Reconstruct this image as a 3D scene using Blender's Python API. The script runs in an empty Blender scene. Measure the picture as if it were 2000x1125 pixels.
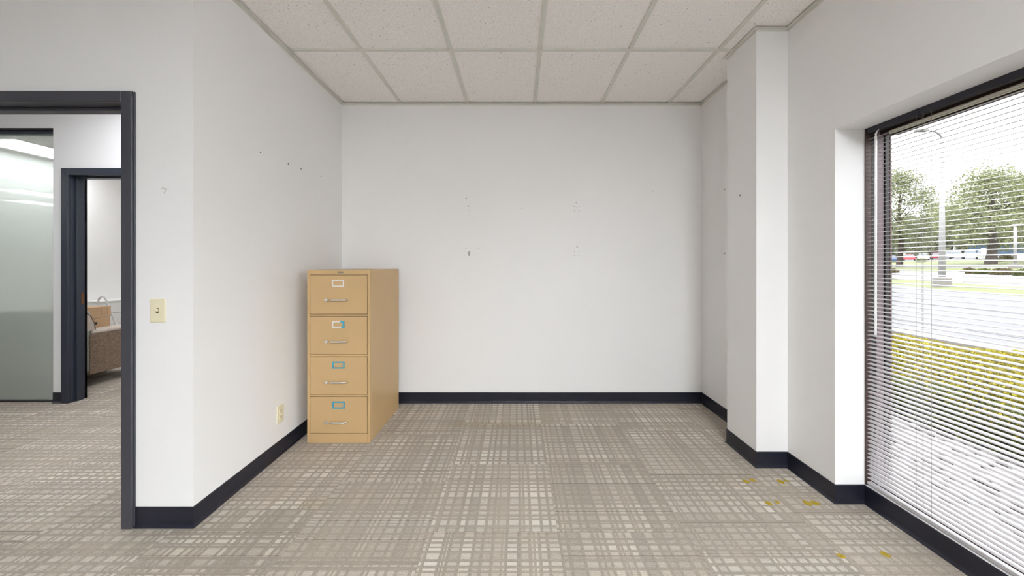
import bpy, bmesh, math, random
import numpy as np
from mathutils import Vector, Matrix
random.seed(7)
R = math.radians
SC = bpy.context.scene
COL = SC.collection

# ------------------------------------------------------------------ camera, sky, exposure
F, CX, CY = 745.0, 1011.0, 517.0            # focal length and vanishing point in pixels of the 2000x1125 frame
CAMZ = 1.2646
cam_d = bpy.data.cameras.new('camera'); cam = bpy.data.objects.new('camera', cam_d); COL.objects.link(cam)
cam.location = (0, 0, CAMZ); cam.rotation_euler = (R(90), 0, 0)
cam_d.sensor_width = 36; cam_d.lens = 36 * F / 2000
cam_d.shift_x = (1000 - CX) / 2000; cam_d.shift_y = (CY - 562.5) / 2000
cam_d.clip_start = 0.02; cam_d.clip_end = 600
SC.camera = cam
SC.view_settings.view_transform = 'Standard'; SC.view_settings.look = 'None'
SC.view_settings.gamma = 1; SC.view_settings.use_curve_mapping = False
SC.view_settings.exposure = 0.35
SC.cycles.use_denoising = True
SC.cycles.max_bounces = 12; SC.cycles.diffuse_bounces = 8; SC.cycles.transparent_max_bounces = 24
SC.cycles.sample_clamp_indirect = 6

SKY_ZENITH = 7.6
LAMP, LAMP2 = 32.0, 10.0                     # radiance of the ceiling lamp diffusers: this room, corridor and offices
w = bpy.data.worlds.new('overcast_sky'); SC.world = w; w.use_nodes = True
nt = w.node_tree; nt.nodes.clear()
_o = nt.nodes.new('ShaderNodeOutputWorld'); _b = nt.nodes.new('ShaderNodeBackground')
_t = nt.nodes.new('ShaderNodeTexCoord'); _s = nt.nodes.new('ShaderNodeSeparateXYZ')
_m = nt.nodes.new('ShaderNodeMath'); _m.operation = 'MAXIMUM'; _m.inputs[1].default_value = 0.0
_a = nt.nodes.new('ShaderNodeMath'); _a.operation = 'MULTIPLY_ADD'                 # overcast law (1 + 2 sin h) / 3
_a.inputs[1].default_value = SKY_ZENITH * 2 / 3; _a.inputs[2].default_value = SKY_ZENITH / 3
_b.inputs[0].default_value = (0.955, 0.96, 1.0, 1)
nt.links.new(_t.outputs['Generated'], _s.inputs[0]); nt.links.new(_s.outputs['Z'], _m.inputs[0])
nt.links.new(_m.outputs[0], _a.inputs[0]); nt.links.new(_a.outputs[0], _b.inputs[1]); nt.links.new(_b.outputs[0], _o.inputs[0])

# ------------------------------------------------------------------ materials
def newmat(name):
    m = bpy.data.materials.new(name); m.use_nodes = True
    n = m.node_tree.nodes; return m, n, m.node_tree.links, n['Principled BSDF']
def plain(name, col, rough=0.5, metal=0.0, spec=0.5, noise=0.0, nscale=20.0, bump=0.0, bscale=200.0):
    m, n, l, p = newmat(name)
    p.inputs['Base Color'].default_value = (*col, 1); p.inputs['Roughness'].default_value = rough
    p.inputs['Metallic'].default_value = metal; p.inputs['Specular IOR Level'].default_value = spec
    if noise or bump:
        tc = n.new('ShaderNodeTexCoord')
    if noise:
        t = n.new('ShaderNodeTexNoise'); t.inputs['Scale'].default_value = nscale; t.inputs['Detail'].default_value = 5
        l.new(tc.outputs['Object'], t.inputs['Vector'])
        r = n.new('ShaderNodeValToRGB'); r.color_ramp.elements[0].position = 0.3; r.color_ramp.elements[1].position = 0.7
        r.color_ramp.elements[0].color = (*[c * (1 - noise) for c in col], 1)
        r.color_ramp.elements[1].color = (*[min(1, c * (1 + noise)) for c in col], 1)
        l.new(t.outputs['Fac'], r.inputs['Fac']); l.new(r.outputs['Color'], p.inputs['Base Color'])
    if bump:
        t2 = n.new('ShaderNodeTexNoise'); t2.inputs['Scale'].default_value = bscale; t2.inputs['Detail'].default_value = 3
        l.new(tc.outputs['Object'], t2.inputs['Vector'])
        b = n.new('ShaderNodeBump'); b.inputs['Strength'].default_value = bump; b.inputs['Distance'].default_value = 0.002
        l.new(t2.outputs['Fac'], b.inputs['Height']); l.new(b.outputs['Normal'], p.inputs['Normal'])
    return m
def emit(name, col, s):
    m, n, l, p = newmat(name); p.inputs['Base Color'].default_value = (0.9, 0.9, 0.9, 1)
    p.inputs['Emission Color'].default_value = (*col, 1); p.inputs['Emission Strength'].default_value = s
    return m
def math_node(n, l, op, a, b=None, c=None):
    k = n.new('ShaderNodeMath'); k.operation = op
    for i, v in enumerate((a, b, c)):
        if v is None: continue
        if isinstance(v, (int, float)): k.inputs[i].default_value = v
        else: l.new(v, k.inputs[i])
    return k.outputs[0]
def mixc(n, l, fac, a, b):
    k = n.new('ShaderNodeMix'); k.data_type = 'RGBA'
    if isinstance(fac, (int, float)): k.inputs[0].default_value = fac
    else: l.new(fac, k.inputs[0])
    for sock, v in ((k.inputs[6], a), (k.inputs[7], b)):
        if isinstance(v, tuple): sock.default_value = (*v, 1)
        else: l.new(v, sock)
    return k.outputs[2]
def smooth(n, l, v, lo, hi, a=0.0, b=1.0):
    k = n.new('ShaderNodeMapRange'); k.interpolation_type = 'SMOOTHSTEP'
    l.new(v, k.inputs['Value']); k.inputs['From Min'].default_value = lo; k.inputs['From Max'].default_value = hi
    k.inputs['To Min'].default_value = a; k.inputs['To Max'].default_value = b
    return k.outputs[0]

def carpet_material():
    m, n, l, p = newmat('carpet')
    p.inputs['Roughness'].default_value = 0.95; p.inputs['Specular IOR Level'].default_value = 0.1
    tc = n.new('ShaderNodeTexCoord'); oi = n.new('ShaderNodeObjectInfo'); sp = n.new('ShaderNodeSeparateXYZ')
    l.new(tc.outputs['Object'], sp.inputs[0])
    rx = math_node(n, l, 'MULTIPLY_ADD', oi.outputs['Random'], 37.0, sp.outputs['X'])
    ry = math_node(n, l, 'MULTIPLY_ADD', oi.outputs['Random'], 91.0, sp.outputs['Y'])
    def stripes(v, scale, lo, hi):
        a = n.new('ShaderNodeTexVoronoi'); a.voronoi_dimensions = '1D'; a.feature = 'DISTANCE_TO_EDGE'
        b = n.new('ShaderNodeTexVoronoi'); b.voronoi_dimensions = '1D'; b.feature = 'F1'
        for q in (a, b):
            l.new(v, q.inputs['W']); q.inputs['Scale'].default_value = scale; q.inputs['Randomness'].default_value = 0.92
        sep = n.new('ShaderNodeSeparateColor'); l.new(b.outputs['Color'], sep.inputs[0])
        return smooth(n, l, a.outputs['Distance'], lo, hi), sep.outputs[0], sep.outputs[1]
    mx, cx, cx2 = stripes(rx, 20.0, 0.11, 0.18)
    my, cy, cy2 = stripes(ry, 22.0, 0.13, 0.21)
    fx_, _, fx2 = stripes(math_node(n, l, 'ADD', rx, 11.3), 9.0, 0.03, 0.06)
    fy_, _, fy2 = stripes(math_node(n, l, 'ADD', ry, 5.7), 8.0, 0.02, 0.05)
    grid = math_node(n, l, 'MULTIPLY', math_node(n, l, 'MULTIPLY', mx, my), math_node(n, l, 'MULTIPLY', fx_, fy_))
    zone = math_node(n, l, 'MULTIPLY_ADD', math_node(n, l, 'MULTIPLY', fx2, fy2), 0.9, 0.55)
    grid = math_node(n, l, 'MULTIPLY', grid, zone)
    # some bands stay dull, some are pale: shade of a block from its column and row
    amp = math_node(n, l, 'MULTIPLY_ADD', math_node(n, l, 'ADD', cx, cy), 0.55, 0.06)
    grid = math_node(n, l, 'MULTIPLY', grid, amp)
    # coarse patches that fade the pattern in and out, as wear does
    ns = n.new('ShaderNodeTexNoise'); ns.inputs['Scale'].default_value = 1.3; ns.inputs['Detail'].default_value = 2
    geo = n.new('ShaderNodeNewGeometry'); l.new(geo.outputs['Position'], ns.inputs['Vector'])
    wear = smooth(n, l, ns.outputs['Fac'], 0.35, 0.68, 1.0, 0.62)
    grid = math_node(n, l, 'MULTIPLY', grid, wear)
    # ribs of the loop pile, along X
    rib = math_node(n, l, 'SINE', math_node(n, l, 'MULTIPLY', sp.outputs['Y'], 2 * math.pi / 0.0075))
    fz = n.new('ShaderNodeTexNoise'); fz.inputs['Scale'].default_value = 260; fz.inputs['Detail'].default_value = 2
    l.new(tc.outputs['Object'], fz.inputs['Vector'])
    st = n.new('ShaderNodeTexNoise'); st.inputs['Scale'].default_value = 30; st.inputs['Detail'].default_value = 3
    mp = n.new('ShaderNodeMapping'); mp.inputs['Scale'].default_value = (1, 9, 1)
    l.new(tc.outputs['Object'], mp.inputs[0]); l.new(mp.outputs[0], st.inputs['Vector'])
    f = math_node(n, l, 'ADD', grid, math_node(n, l, 'MULTIPLY', rib, 0.09))
    f = math_node(n, l, 'ADD', f, math_node(n, l, 'MULTIPLY_ADD', fz.outputs['Fac'], 1.5, -0.72))
    f = math_node(n, l, 'ADD', f, math_node(n, l, 'MULTIPLY_ADD', st.outputs['Fac'], 0.5, -0.2))
    k = n.new('ShaderNodeClamp'); l.new(f, k.inputs[0]); f = k.outputs[0]
    ln, _, _ = stripes(math_node(n, l, 'ADD', ry, 3.1), 5.0, 0.006, 0.014)
    tile = math_node(n, l, 'MULTIPLY_ADD', oi.outputs['Random'], 0.10, 0.95)
    dark = mixc(n, l, cx2, (0.325, 0.28, 0.235), (0.37, 0.318, 0.262))
    lite = mixc(n, l, cy2, (0.70, 0.64, 0.56), (0.67, 0.635, 0.58))
    c = mixc(n, l, f, dark, lite)
    # old olive stains with a place of their own
    gs = n.new('ShaderNodeSeparateXYZ'); l.new(geo.outputs['Position'], gs.inputs[0])
    msk = None
    for (x, y, a, b, s) in ((-0.17, 3.03, 0.46, 0.09, 0.26), (-0.10, 2.80, 0.3, 0.06, 0.12), (-1.08, 2.015, 0.09, 0.05, 0.22), (0.15, 3.12, 0.3, 0.05, 0.14)):
        dx = math_node(n, l, 'DIVIDE', math_node(n, l, 'SUBTRACT', gs.outputs[0], x), a)
        dy = math_node(n, l, 'DIVIDE', math_node(n, l, 'SUBTRACT', gs.outputs[1], y), b)
        d = math_node(n, l, 'ADD', math_node(n, l, 'MULTIPLY', dx, dx), math_node(n, l, 'MULTIPLY', dy, dy))
        d = math_node(n, l, 'ADD', d, math_node(n, l, 'MULTIPLY_ADD', st.outputs['Fac'], 1.4, -0.7))
        v = smooth(n, l, d, 0.2, 1.3, s, 0.0)
        msk = v if msk is None else math_node(n, l, 'MAXIMUM', msk, v)
    c = mixc(n, l, msk, c, (0.27, 0.2, 0.075))
    c = mixc(n, l, smooth(n, l, ln, 0.0, 1.0, 0.6, 0.0), c, (0.12, 0.1, 0.09))
    mul = n.new('ShaderNodeMix'); mul.data_type = 'RGBA'; mul.blend_type = 'MULTIPLY'; mul.inputs[0].default_value = 1
    l.new(c, mul.inputs[6]); cc = n.new('ShaderNodeCombineColor')
    for i in range(3): l.new(tile, cc.inputs[i])
    l.new(cc.outputs[0], mul.inputs[7]); l.new(mul.outputs[2], p.inputs['Base Color'])
    b = n.new('ShaderNodeBump'); b.inputs['Strength'].default_value = 0.35; b.inputs['Distance'].default_value = 0.002
    l.new(math_node(n, l, 'ADD', rib, math_node(n, l, 'MULTIPLY', fz.outputs['Fac'], 3.0)), b.inputs['Height'])
    l.new(b.outputs['Normal'], p.inputs['Normal'])
    return m

def ceiling_tile_material():
    m, n, l, p = newmat('ceiling_tile'); p.inputs['Roughness'].default_value = 0.95; p.inputs['Specular IOR Level'].default_value = 0.1
    geo = n.new('ShaderNodeNewGeometry')
    big = n.new('ShaderNodeTexNoise'); big.inputs['Scale'].default_value = 95; big.inputs['Detail'].default_value = 3
    l.new(geo.outputs['Position'], big.inputs['Vector'])
    v = n.new('ShaderNodeTexVoronoi'); v.inputs['Scale'].default_value = 62; v.inputs['Randomness'].default_value = 1
    l.new(geo.outputs['Position'], v.inputs['Vector'])
    sep = n.new('ShaderNodeSeparateColor'); l.new(v.outputs['Color'], sep.inputs[0])
    rad = math_node(n, l, 'MULTIPLY', math_node(n, l, 'MULTIPLY', sep.outputs[0], sep.outputs[1]), 0.30)
    hole = math_node(n, l, 'LESS_THAN', v.outputs['Distance'], rad)
    base = mixc(n, l, smooth(n, l, big.outputs['Fac'], 0.35, 0.65), (0.85, 0.825, 0.805), (0.94, 0.915, 0.895))
    c = mixc(n, l, math_node(n, l, 'MULTIPLY', hole, 0.75), base, (0.30, 0.265, 0.235))
    l.new(c, p.inputs['Base Color'])
    return m

def glass_material(name, tint, haze, hazecol=(0.8, 0.82, 0.8)):
    m = bpy.data.materials.new(name); m.use_nodes = True; n = m.node_tree.nodes; l = m.node_tree.links; n.clear()
    o = n.new('ShaderNodeOutputMaterial'); tr = n.new('ShaderNodeBsdfTransparent'); gl = n.new('ShaderNodeBsdfGlossy')
    tr.inputs[0].default_value = (*tint, 1); gl.inputs['Roughness'].default_value = 0.0
    geo = n.new('ShaderNodeNewGeometry'); dt = n.new('ShaderNodeVectorMath'); dt.operation = 'DOT_PRODUCT'   # Schlick reflectance of a thin pane
    l.new(geo.outputs['Incoming'], dt.inputs[0]); l.new(geo.outputs['Normal'], dt.inputs[1])
    k = math_node(n, l, 'SUBTRACT', 1.0, math_node(n, l, 'ABSOLUTE', dt.outputs['Value']))
    rf = math_node(n, l, 'MULTIPLY_ADD', math_node(n, l, 'POWER', k, 5.0), 0.96, 0.04)
    mx = n.new('ShaderNodeMixShader'); l.new(rf, mx.inputs[0]); l.new(tr.outputs[0], mx.inputs[1]); l.new(gl.outputs[0], mx.inputs[2])
    out = mx.outputs[0]
    if haze:
        df = n.new('ShaderNodeBsdfDiffuse'); df.inputs[0].default_value = (*hazecol, 1)
        m2 = n.new('ShaderNodeMixShader'); m2.inputs[0].default_value = haze
        l.new(out, m2.inputs[1]); l.new(df.outputs[0], m2.inputs[2]); out = m2.outputs[0]
    l.new(out, o.inputs[0]); return m

def leaf_material(name, c1, c2, trans=0.35):
    m, n, l, p = newmat(name); p.inputs['Roughness'].default_value = 0.7; p.inputs['Specular IOR Level'].default_value = 0.2
    geo = n.new('ShaderNodeNewGeometry'); c = mixc(n, l, geo.outputs['Random Per Island'], c1, c2)
    l.new(c, p.inputs['Base Color'])
    t = n.new('ShaderNodeBsdfTranslucent'); l.new(c, t.inputs[0]); mx = n.new('ShaderNodeMixShader'); mx.inputs[0].default_value = trans
    o = [q for q in n if q.type == 'OUTPUT_MATERIAL'][0]
    l.new(p.outputs[0], mx.inputs[1]); l.new(t.outputs[0], mx.inputs[2]); l.new(mx.outputs[0], o.inputs[0])
    return m

M = {}
M['wall'] = plain('wall_paint', (0.865, 0.862, 0.858), 0.6, spec=0.3, noise=0.012, nscale=1.2, bump=0.08, bscale=350)
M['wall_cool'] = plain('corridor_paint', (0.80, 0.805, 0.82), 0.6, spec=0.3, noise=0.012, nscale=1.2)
M['carpet'] = carpet_material()
M['backing'] = plain('carpet_backing', (0.11, 0.1, 0.09), 0.9, noise=0.1, nscale=8)
M['ctile'] = ceiling_tile_material()
M['grid'] = plain('grid_enamel', (0.66, 0.655, 0.60), 0.45, noise=0.04, nscale=9)
M['base'] = plain('baseboard_rubber', (0.011, 0.012, 0.022), 0.36, spec=0.45, noise=0.15, nscale=6)
M['frame'] = plain('frame_paint', (0.052, 0.052, 0.064), 0.42, spec=0.45, noise=0.06, nscale=5)
M['frame2'] = plain('navy_frame_paint', (0.026, 0.032, 0.048), 0.32, spec=0.4, noise=0.06, nscale=5)
M['bronze'] = plain('bronze_anodised', (0.06, 0.034, 0.03), 0.4, metal=0.2, noise=0.1, nscale=8)
M['mauve'] = plain('faded_bronze', (0.19, 0.14, 0.148), 0.45, noise=0.06, nscale=8)
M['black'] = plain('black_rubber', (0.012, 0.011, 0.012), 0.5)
M['navy'] = plain('dark_headrail', (0.012, 0.012, 0.022), 0.4)
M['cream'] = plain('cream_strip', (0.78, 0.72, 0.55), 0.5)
M['slat'] = plain('slat_enamel', (0.50, 0.48, 0.485), 0.35, noise=0.015, nscale=3)
M['wand'] = plain('clear_white_wand', (0.85, 0.85, 0.85), 0.2)
M['cord'] = plain('grey_cord', (0.32, 0.30, 0.29), 0.8)
M['glass'] = glass_material('window_glass', (0.97, 0.985, 0.98), 0.0)
M['glass2'] = glass_material('office_glass', (0.86, 0.90, 0.88), 0.32, (0.80, 0.83, 0.81))
M['tan'] = plain('tan_enamel', (0.51, 0.345, 0.17), 0.42, spec=0.4, noise=0.02, nscale=4, bump=0.03, bscale=500)
M['chrome'] = plain('satin_chrome', (0.78, 0.76, 0.74), 0.28, metal=0.85)
M['silver'] = plain('pale_aluminium', (0.80, 0.77, 0.75), 0.4, metal=0.3)
M['blue'] = plain('blue_paint_tape', (0.03, 0.32, 0.47), 0.5, noise=0.15, nscale=60)
M['darkgap'] = plain('gap_shade_paint', (0.05, 0.03, 0.018), 0.9)  # shade of the drawer gaps put into a dark colour
M['plate'] = plain('ivory_plastic', (0.80, 0.735, 0.53), 0.4)
M['slot'] = plain('dark_slot', (0.09, 0.075, 0.05), 0.7)
M['lamp'] = emit('added_lamp_diffuser', (0.92, 0.96, 1.0), LAMP); M['lamp2'] = emit('office_lamp_diffuser', (0.97, 0.98, 1.0), LAMP2)
M['lampframe'] = plain('lamp_frame', (0.8, 0.8, 0.78), 0.5)
M['hole'] = plain('hole_filler', (0.13, 0.115, 0.1), 0.9)
M['scuff'] = plain('grey_scuff', (0.42, 0.41, 0.395), 0.9)
M['stain'] = plain('yellow_stain', (0.40, 0.285, 0.012), 0.9, noise=0.3, nscale=120)
M['steel'] = plain('strike_steel', (0.8, 0.8, 0.8), 0.3, metal=0.5)
M['brass'] = plain('old_brass', (0.16, 0.075, 0.025), 0.4, metal=0.6)
M['tweed'] = plain('brown_tweed', (0.20, 0.14, 0.10), 0.9, noise=0.4, nscale=90, bump=0.4, bscale=300)
M['sage'] = plain('sofa_back_glass_tint', (0.34, 0.36, 0.33), 0.9, noise=0.06, nscale=30)  # tint and reflection of the glass put into the sofa back's colour
M['beige'] = plain('beige_cloth', (0.55, 0.48, 0.42), 0.9, noise=0.06, nscale=40)
M['card'] = plain('cardboard', (0.56, 0.375, 0.22), 0.85, noise=0.04, nscale=15)
M['cardline'] = plain('cardboard_print', (0.40, 0.24, 0.14), 0.85)
M['white'] = plain('white_enamel', (0.82, 0.82, 0.81), 0.4)

# ------------------------------------------------------------------ mesh helpers
class MB:
    def __init__(s): s.bm = bmesh.new()
    def box(s, x0, x1, y0, y1, z0, z1, bev=0.0, seg=2):
        r = bmesh.ops.create_cube(s.bm, size=1.0)
        for v in r['verts']:
            v.co = Vector(((x0 + x1) / 2 + v.co.x * (x1 - x0), (y0 + y1) / 2 + v.co.y * (y1 - y0), (z0 + z1) / 2 + v.co.z * (z1 - z0)))
        if bev:
            es = {e for v in r['verts'] for e in v.link_edges}
            bmesh.ops.bevel(s.bm, geom=list(es), offset=bev, segments=seg, affect='EDGES', profile=0.5)
        return s
    def prism(s, pts, z0, z1):
        a = [s.bm.verts.new((x, y, z0)) for x, y in pts]; b = [s.bm.verts.new((x, y, z1)) for x, y in pts]
        n = len(pts)
        s.bm.faces.new(a[::-1]); s.bm.faces.new(b)
        for i in range(n): s.bm.faces.new((a[i], a[(i + 1) % n], b[(i + 1) % n], b[i]))
        return s
    def loft(s, rings, cap=True, close=True):
        rr = [[s.bm.verts.new(p) for p in r] for r in rings]; n = len(rr[0])
        for a, b in zip(rr[:-1], rr[1:]):
            for i in range(n if close else n - 1):
                s.bm.faces.new((a[i], a[(i + 1) % n], b[(i + 1) % n], b[i]))
        if cap: s.bm.faces.new(rr[0][::-1]); s.bm.faces.new(rr[-1])
        return s
    def tube(s, pts, rad, n=10):
        pts = [Vector(p) for p in pts]; rad = rad if isinstance(rad, (list, tuple)) else [rad] * len(pts)
        rings = []; up = Vector((0, 0, 1)); prev = None
        for i, p in enumerate(pts):
            d = (pts[min(i + 1, len(pts) - 1)] - pts[max(i - 1, 0)]).normalized()
            if prev is None:
                u = d.cross(up) if abs(d.dot(up)) < 0.95 else d.cross(Vector((1, 0, 0)))
            else: u = prev - d * prev.dot(d)
            u.normalize(); v = d.cross(u); prev = u
            rings.append([p + rad[i] * (u * math.cos(2 * math.pi * k / n) + v * math.sin(2 * math.pi * k / n)) for k in range(n)])
        return s.loft(rings)
    def disc(s, c, nrm, r, h=0.001, n=10, sy=1.0):
        c = Vector(c); nrm = Vector(nrm).normalized()
        u = nrm.cross(Vector((0, 0, 1))) if abs(nrm.z) < 0.9 else Vector((1, 0, 0)); u.normalize(); v = nrm.cross(u)
        ring = lambda q, k: [c + nrm * q + k * r * (u * math.cos(2 * math.pi * i / n) + sy * v * math.sin(2 * math.pi * i / n)) for i in range(n)]
        return s.loft([ring(-0.001, 1), ring(h * 0.6, 1), ring(h, 0.8)])
    def mesh(s, name, mat, off=(0, 0, 0), smooth=False):
        if off != (0, 0, 0): bmesh.ops.translate(s.bm, verts=s.bm.verts, vec=-Vector(off))
        bmesh.ops.recalc_face_normals(s.bm, faces=s.bm.faces)
        if smooth:
            for f in s.bm.faces: f.smooth = True
        me = bpy.data.meshes.new(name); s.bm.to_mesh(me); s.bm.free(); me.materials.append(mat); return me
W = {}                                             # world origin of each object
def link(o, parent=None, loc=(0, 0, 0)):
    COL.objects.link(o); W[o.name] = Vector(loc)
    if parent is not None:
        o.parent = parent; o.location = Vector(loc) - W[parent.name]
    else: o.location = loc
    return o
def tag(o, label=None, cat=None, group=None, kind=None):
    for k, v in (('label', label), ('category', cat), ('group', group), ('kind', kind)):
        if v: o[k] = v
    return o
def obj(name, mb, mat, parent=None, origin=None, smooth=False):
    """world-space geometry -> one mesh object; its origin is the parent's unless given"""
    if origin is None: origin = tuple(W[parent.name]) if parent is not None else (0, 0, 0)
    return link(bpy.data.objects.new(name, mb.mesh(name, mat, tuple(origin), smooth)), parent, origin)
def inst(name, mesh, parent, loc):
    return link(bpy.data.objects.new(name, mesh), parent, loc)
def thing(name, label, cat, loc, group=None):
    o = link(bpy.data.objects.new(name, None), None, loc); o.empty_display_size = 0.1
    return tag(o, label, cat, group)
def struct(name, mb, mat, label=None):
    return tag(obj(name, mb, mat), label, kind='structure')
def px(x, y, Y): return Vector(((x - CX) * Y / F, Y, CAMZ - (y - CY) * Y / F))

# ------------------------------------------------------------------ dimensions
H = 2.74; WT = H + 0.005
YB = 3.489                                         # rear wall and the far wall of the corridor
XR = 1.686; XW = 1.842                              # right wall, recessed window wall
YF = 1.84                                          # wall with the near door
LA, LB = Vector((-1.565, YF)), Vector((-1.6066, YB))   # left wall of the alcove
YWN, YWF = -1.20, 2.026                             # window opening along the right wall
YW2 = (-3.8, -1.3)                                 # second window added out of view, to bring in light
ZH = 1.985                                         # window head
YBACK = -3.4
XO = 1.968                                         # outer face of the window wall
PIL = (1.491, 2.382, 2.714)

# ------------------------------------------------------------------ shell
fl = struct('floor', MB().box(-14, 1.965, -4.1, 7.2, -0.12, -0.005), M['backing'], 'grey beige patterned carpet tile floor')
ce = struct('ceiling', MB().box(-14.2, 1.99, -4.2, 7.4, H + 0.03, H + 0.2).box(-14, -3.6, -4, 1.95, H + 0.004, H + 0.04)
            .box(-14, -1.7, 1.95, 3.55, H + 0.004, H + 0.04).box(-6.8, -1.7, 3.55, 7.2, H + 0.004, H + 0.04), M['ctile'], 'white suspended ceiling with speckled tiles')
struct('wall_back', MB().box(-1.75, XO, YB, YB + 0.12, 0, WT), M['wall'], 'off-white rear wall with screw holes')
wb = bpy.data.objects['wall_back']
wl = struct('wall_left', MB().prism([(LA.x + (LB.x - LA.x) * 0.12 / (YB - YF), YF + 0.12), (LB.x, YB), (-1.75, YB), (-1.75, YF + 0.12)], 0, WT), M['wall'], 'off-white left wall beside the filing cabinet')
D0, D1, DZ = -2.812, -1.897, 2.044                  # near door opening
wf = struct('wall_front', MB().prism([(LA.x, YF), (LA.x + (LB.x - LA.x) * 0.12 / (YB - YF), YF + 0.12), (D1 + 0.02, YF + 0.12), (D1 + 0.02, YF)], 0, WT)
            .box(-3.72, D0 - 0.02, YF, YF + 0.12, 0, WT).box(D0 - 0.02, D1 + 0.02, YF, YF + 0.12, DZ + 0.02, WT), M['wall'], 'off-white wall with the near dark door frame')
wr = struct('wall_right', MB().box(XR, XO, YWF, YB, 0, WT).box(XR, XO, YWN, YWF, ZH, WT).box(XR, XO, YW2[1], YWN, 0, WT).box(XR, XO, YBACK - 0.6, YW2[0], 0, WT).box(XR, XO, *YW2, ZH, WT).box(XR, XO, *YW2, 0, 0.098)
            .box(XW, XO, YWN, YWF, 0, 0.098), M['wall'], 'off-white right wall with the deep window recess')
wp = struct('wall_pillar', MB().box(PIL[0], XR, PIL[1], PIL[2], 0, WT), M['wall'], 'off-white boxed pillar standing out of the right wall')
struct('wall_rear', MB().box(-14.1, XO, YBACK - 0.7, YBACK - 0.55, 0, WT), M['wall'])
struct('wall_far_left', MB().box(-14.2, -14.05, -4.1, 7.3, 0, WT), M['wall'])
G0, G1, GZ = -7.0, -4.248, 2.515                    # glazed panel in the corridor wall
E0, E1, EZ = -4.094, -3.18, 2.080                   # door in the corridor wall
wc = struct('wall_corridor', MB().box(-14, G0, YB, YB + 0.12, 0, WT).box(G0, G1, YB, YB + 0.12, GZ, WT).box(G1, E0 - 0.02, YB, YB + 0.12, 0, WT)
            .box(E0 - 0.02, E1 + 0.02, YB, YB + 0.12, EZ + 0.02, WT).box(E1 + 0.02, -1.75, YB, YB + 0.12, 0, WT), M['wall_cool'], 'pale corridor wall seen through the near doorway')
struct('wall_office_left', MB().box(-6.72, -6.6, YB + 0.12, 7.1, 0, WT), M['wall'])
struct('wall_office_back', MB().box(-6.72, -2.0, 7.0, 7.12, 0, WT), M['wall'])
struct('wall_office_right', MB().box(-2.12, -2.0, YB + 0.12, 7.0, 0, WT), M['wall'])

# carpet tiles, one object each, laid in columns with a shifted bond
TS = 0.61
def tile_mesh(name, w_, d_, h, mat, cache={}):
    k = (name, round(w_, 3), round(d_, 3))
    if k not in cache:
        cache[k] = MB().box(-w_ / 2, w_ / 2, -d_ / 2, d_ / 2, -h, 0).mesh(name, mat)
    return cache[k]
ntile = 0
for i in range(-12, 3):
    xa, xb = 0.189 + TS * i, 0.189 + TS * (i + 1)
    xb = min(xb, XW - 0.002)
    off = (0.0, -0.11, 0.30, 0.12)[i % 4] if i >= 0 else (0.30, 0.17, 0.42, 0.0)[i % 4]
    for j in range(-4, 8):
        ya, yb = 1.807 + off + TS * j, 1.807 + off + TS * (j + 1)
        if xa > -3.6 and ya > YB + 0.06 and xa > -2.2: continue
        if xa < -3.72 - 0.7 and yb < 1.0: continue
        if ya > 6.2 or yb < -0.4: continue
        if xa > -2.2: yb = min(yb, YB + 0.03)
        g = 0.0012
        if yb - ya < 0.05 or xb - xa < 0.05: continue
        inst('carpet_tile', tile_mesh('carpet_tile', xb - xa - g, yb - ya - 0.003, 0.006, M['carpet']), fl, ((xa + xb) / 2, (ya + yb) / 2, 0)); ntile += 1

# yellow marks left on the carpet
for (x, y, r) in ((1457, 940, 8), (1470, 938, 7), (1525, 941, 9), (1536, 939, 5), (1501, 983, 8), (1518, 981, 6), (1577, 983, 9), (1591, 982, 9), (1643, 1086, 9), (1729, 1083, 9)):
    Y = CAMZ * F / (y - CY); c = px(x, y, Y); a = random.uniform(0.3, 0.9); q = r * Y / F
    mb = MB(); pts = []
    for k in range(9):
        t = 2 * math.pi * k / 9; e = random.uniform(0.75, 1.1)
        pts.append((c.x + q * e * (math.cos(t) * math.cos(a) - 0.6 * math.sin(t) * math.sin(a)), c.y - q * e * (math.cos(t) * math.sin(a) * 0.8 + 0.75 * math.sin(t))))
    mb.prism(pts[::-1], -0.002, 0.0008); obj('stain', mb, M['stain'], fl)

# ceiling tiles and grid bars
GX = [0.155 + 0.6135 * k for k in range(-7, 4)]
GY = [2.617 - 1.22 * j for j in range(-1, 6)]
added_lamp_cells = {(0, 3), (1, 3), (1, 4), (0, 4)}  # cells of the lamps added out of view to light this room
bars = set()
for ki, k in enumerate(range(-7, 3)):
    xa, xb = GX[ki], min(GX[ki + 1], XR + 0.05)
    for j in range(-1, 5):
        ya, yb = 2.617 - 1.22 * (j + 1), 2.617 - 1.22 * j
        if yb > 3.6: yb = YB + 0.03
        x0, x1, y0, y1 = xa, xb, ya, yb
        if (x0 + x1) / 2 < -1.6:
            y1 = min(y1, YF + 0.05)
        if y1 - y0 < 0.1 or y0 < -3.6: continue
        if x1 > -1.72 and x0 < -1.72 and y0 > YF - 0.5: x0 = -1.66
        if (k, j) in added_lamp_cells: continue
        inst('ceiling_tile', tile_mesh('ceiling_tile', x1 - x0 - 0.004, y1 - y0 - 0.004, 0.018, M['ctile']), ce, ((x0 + x1) / 2, (y0 + y1) / 2, H + 0.006 + 0.018 + random.uniform(-0.001, 0.0008)))
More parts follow.
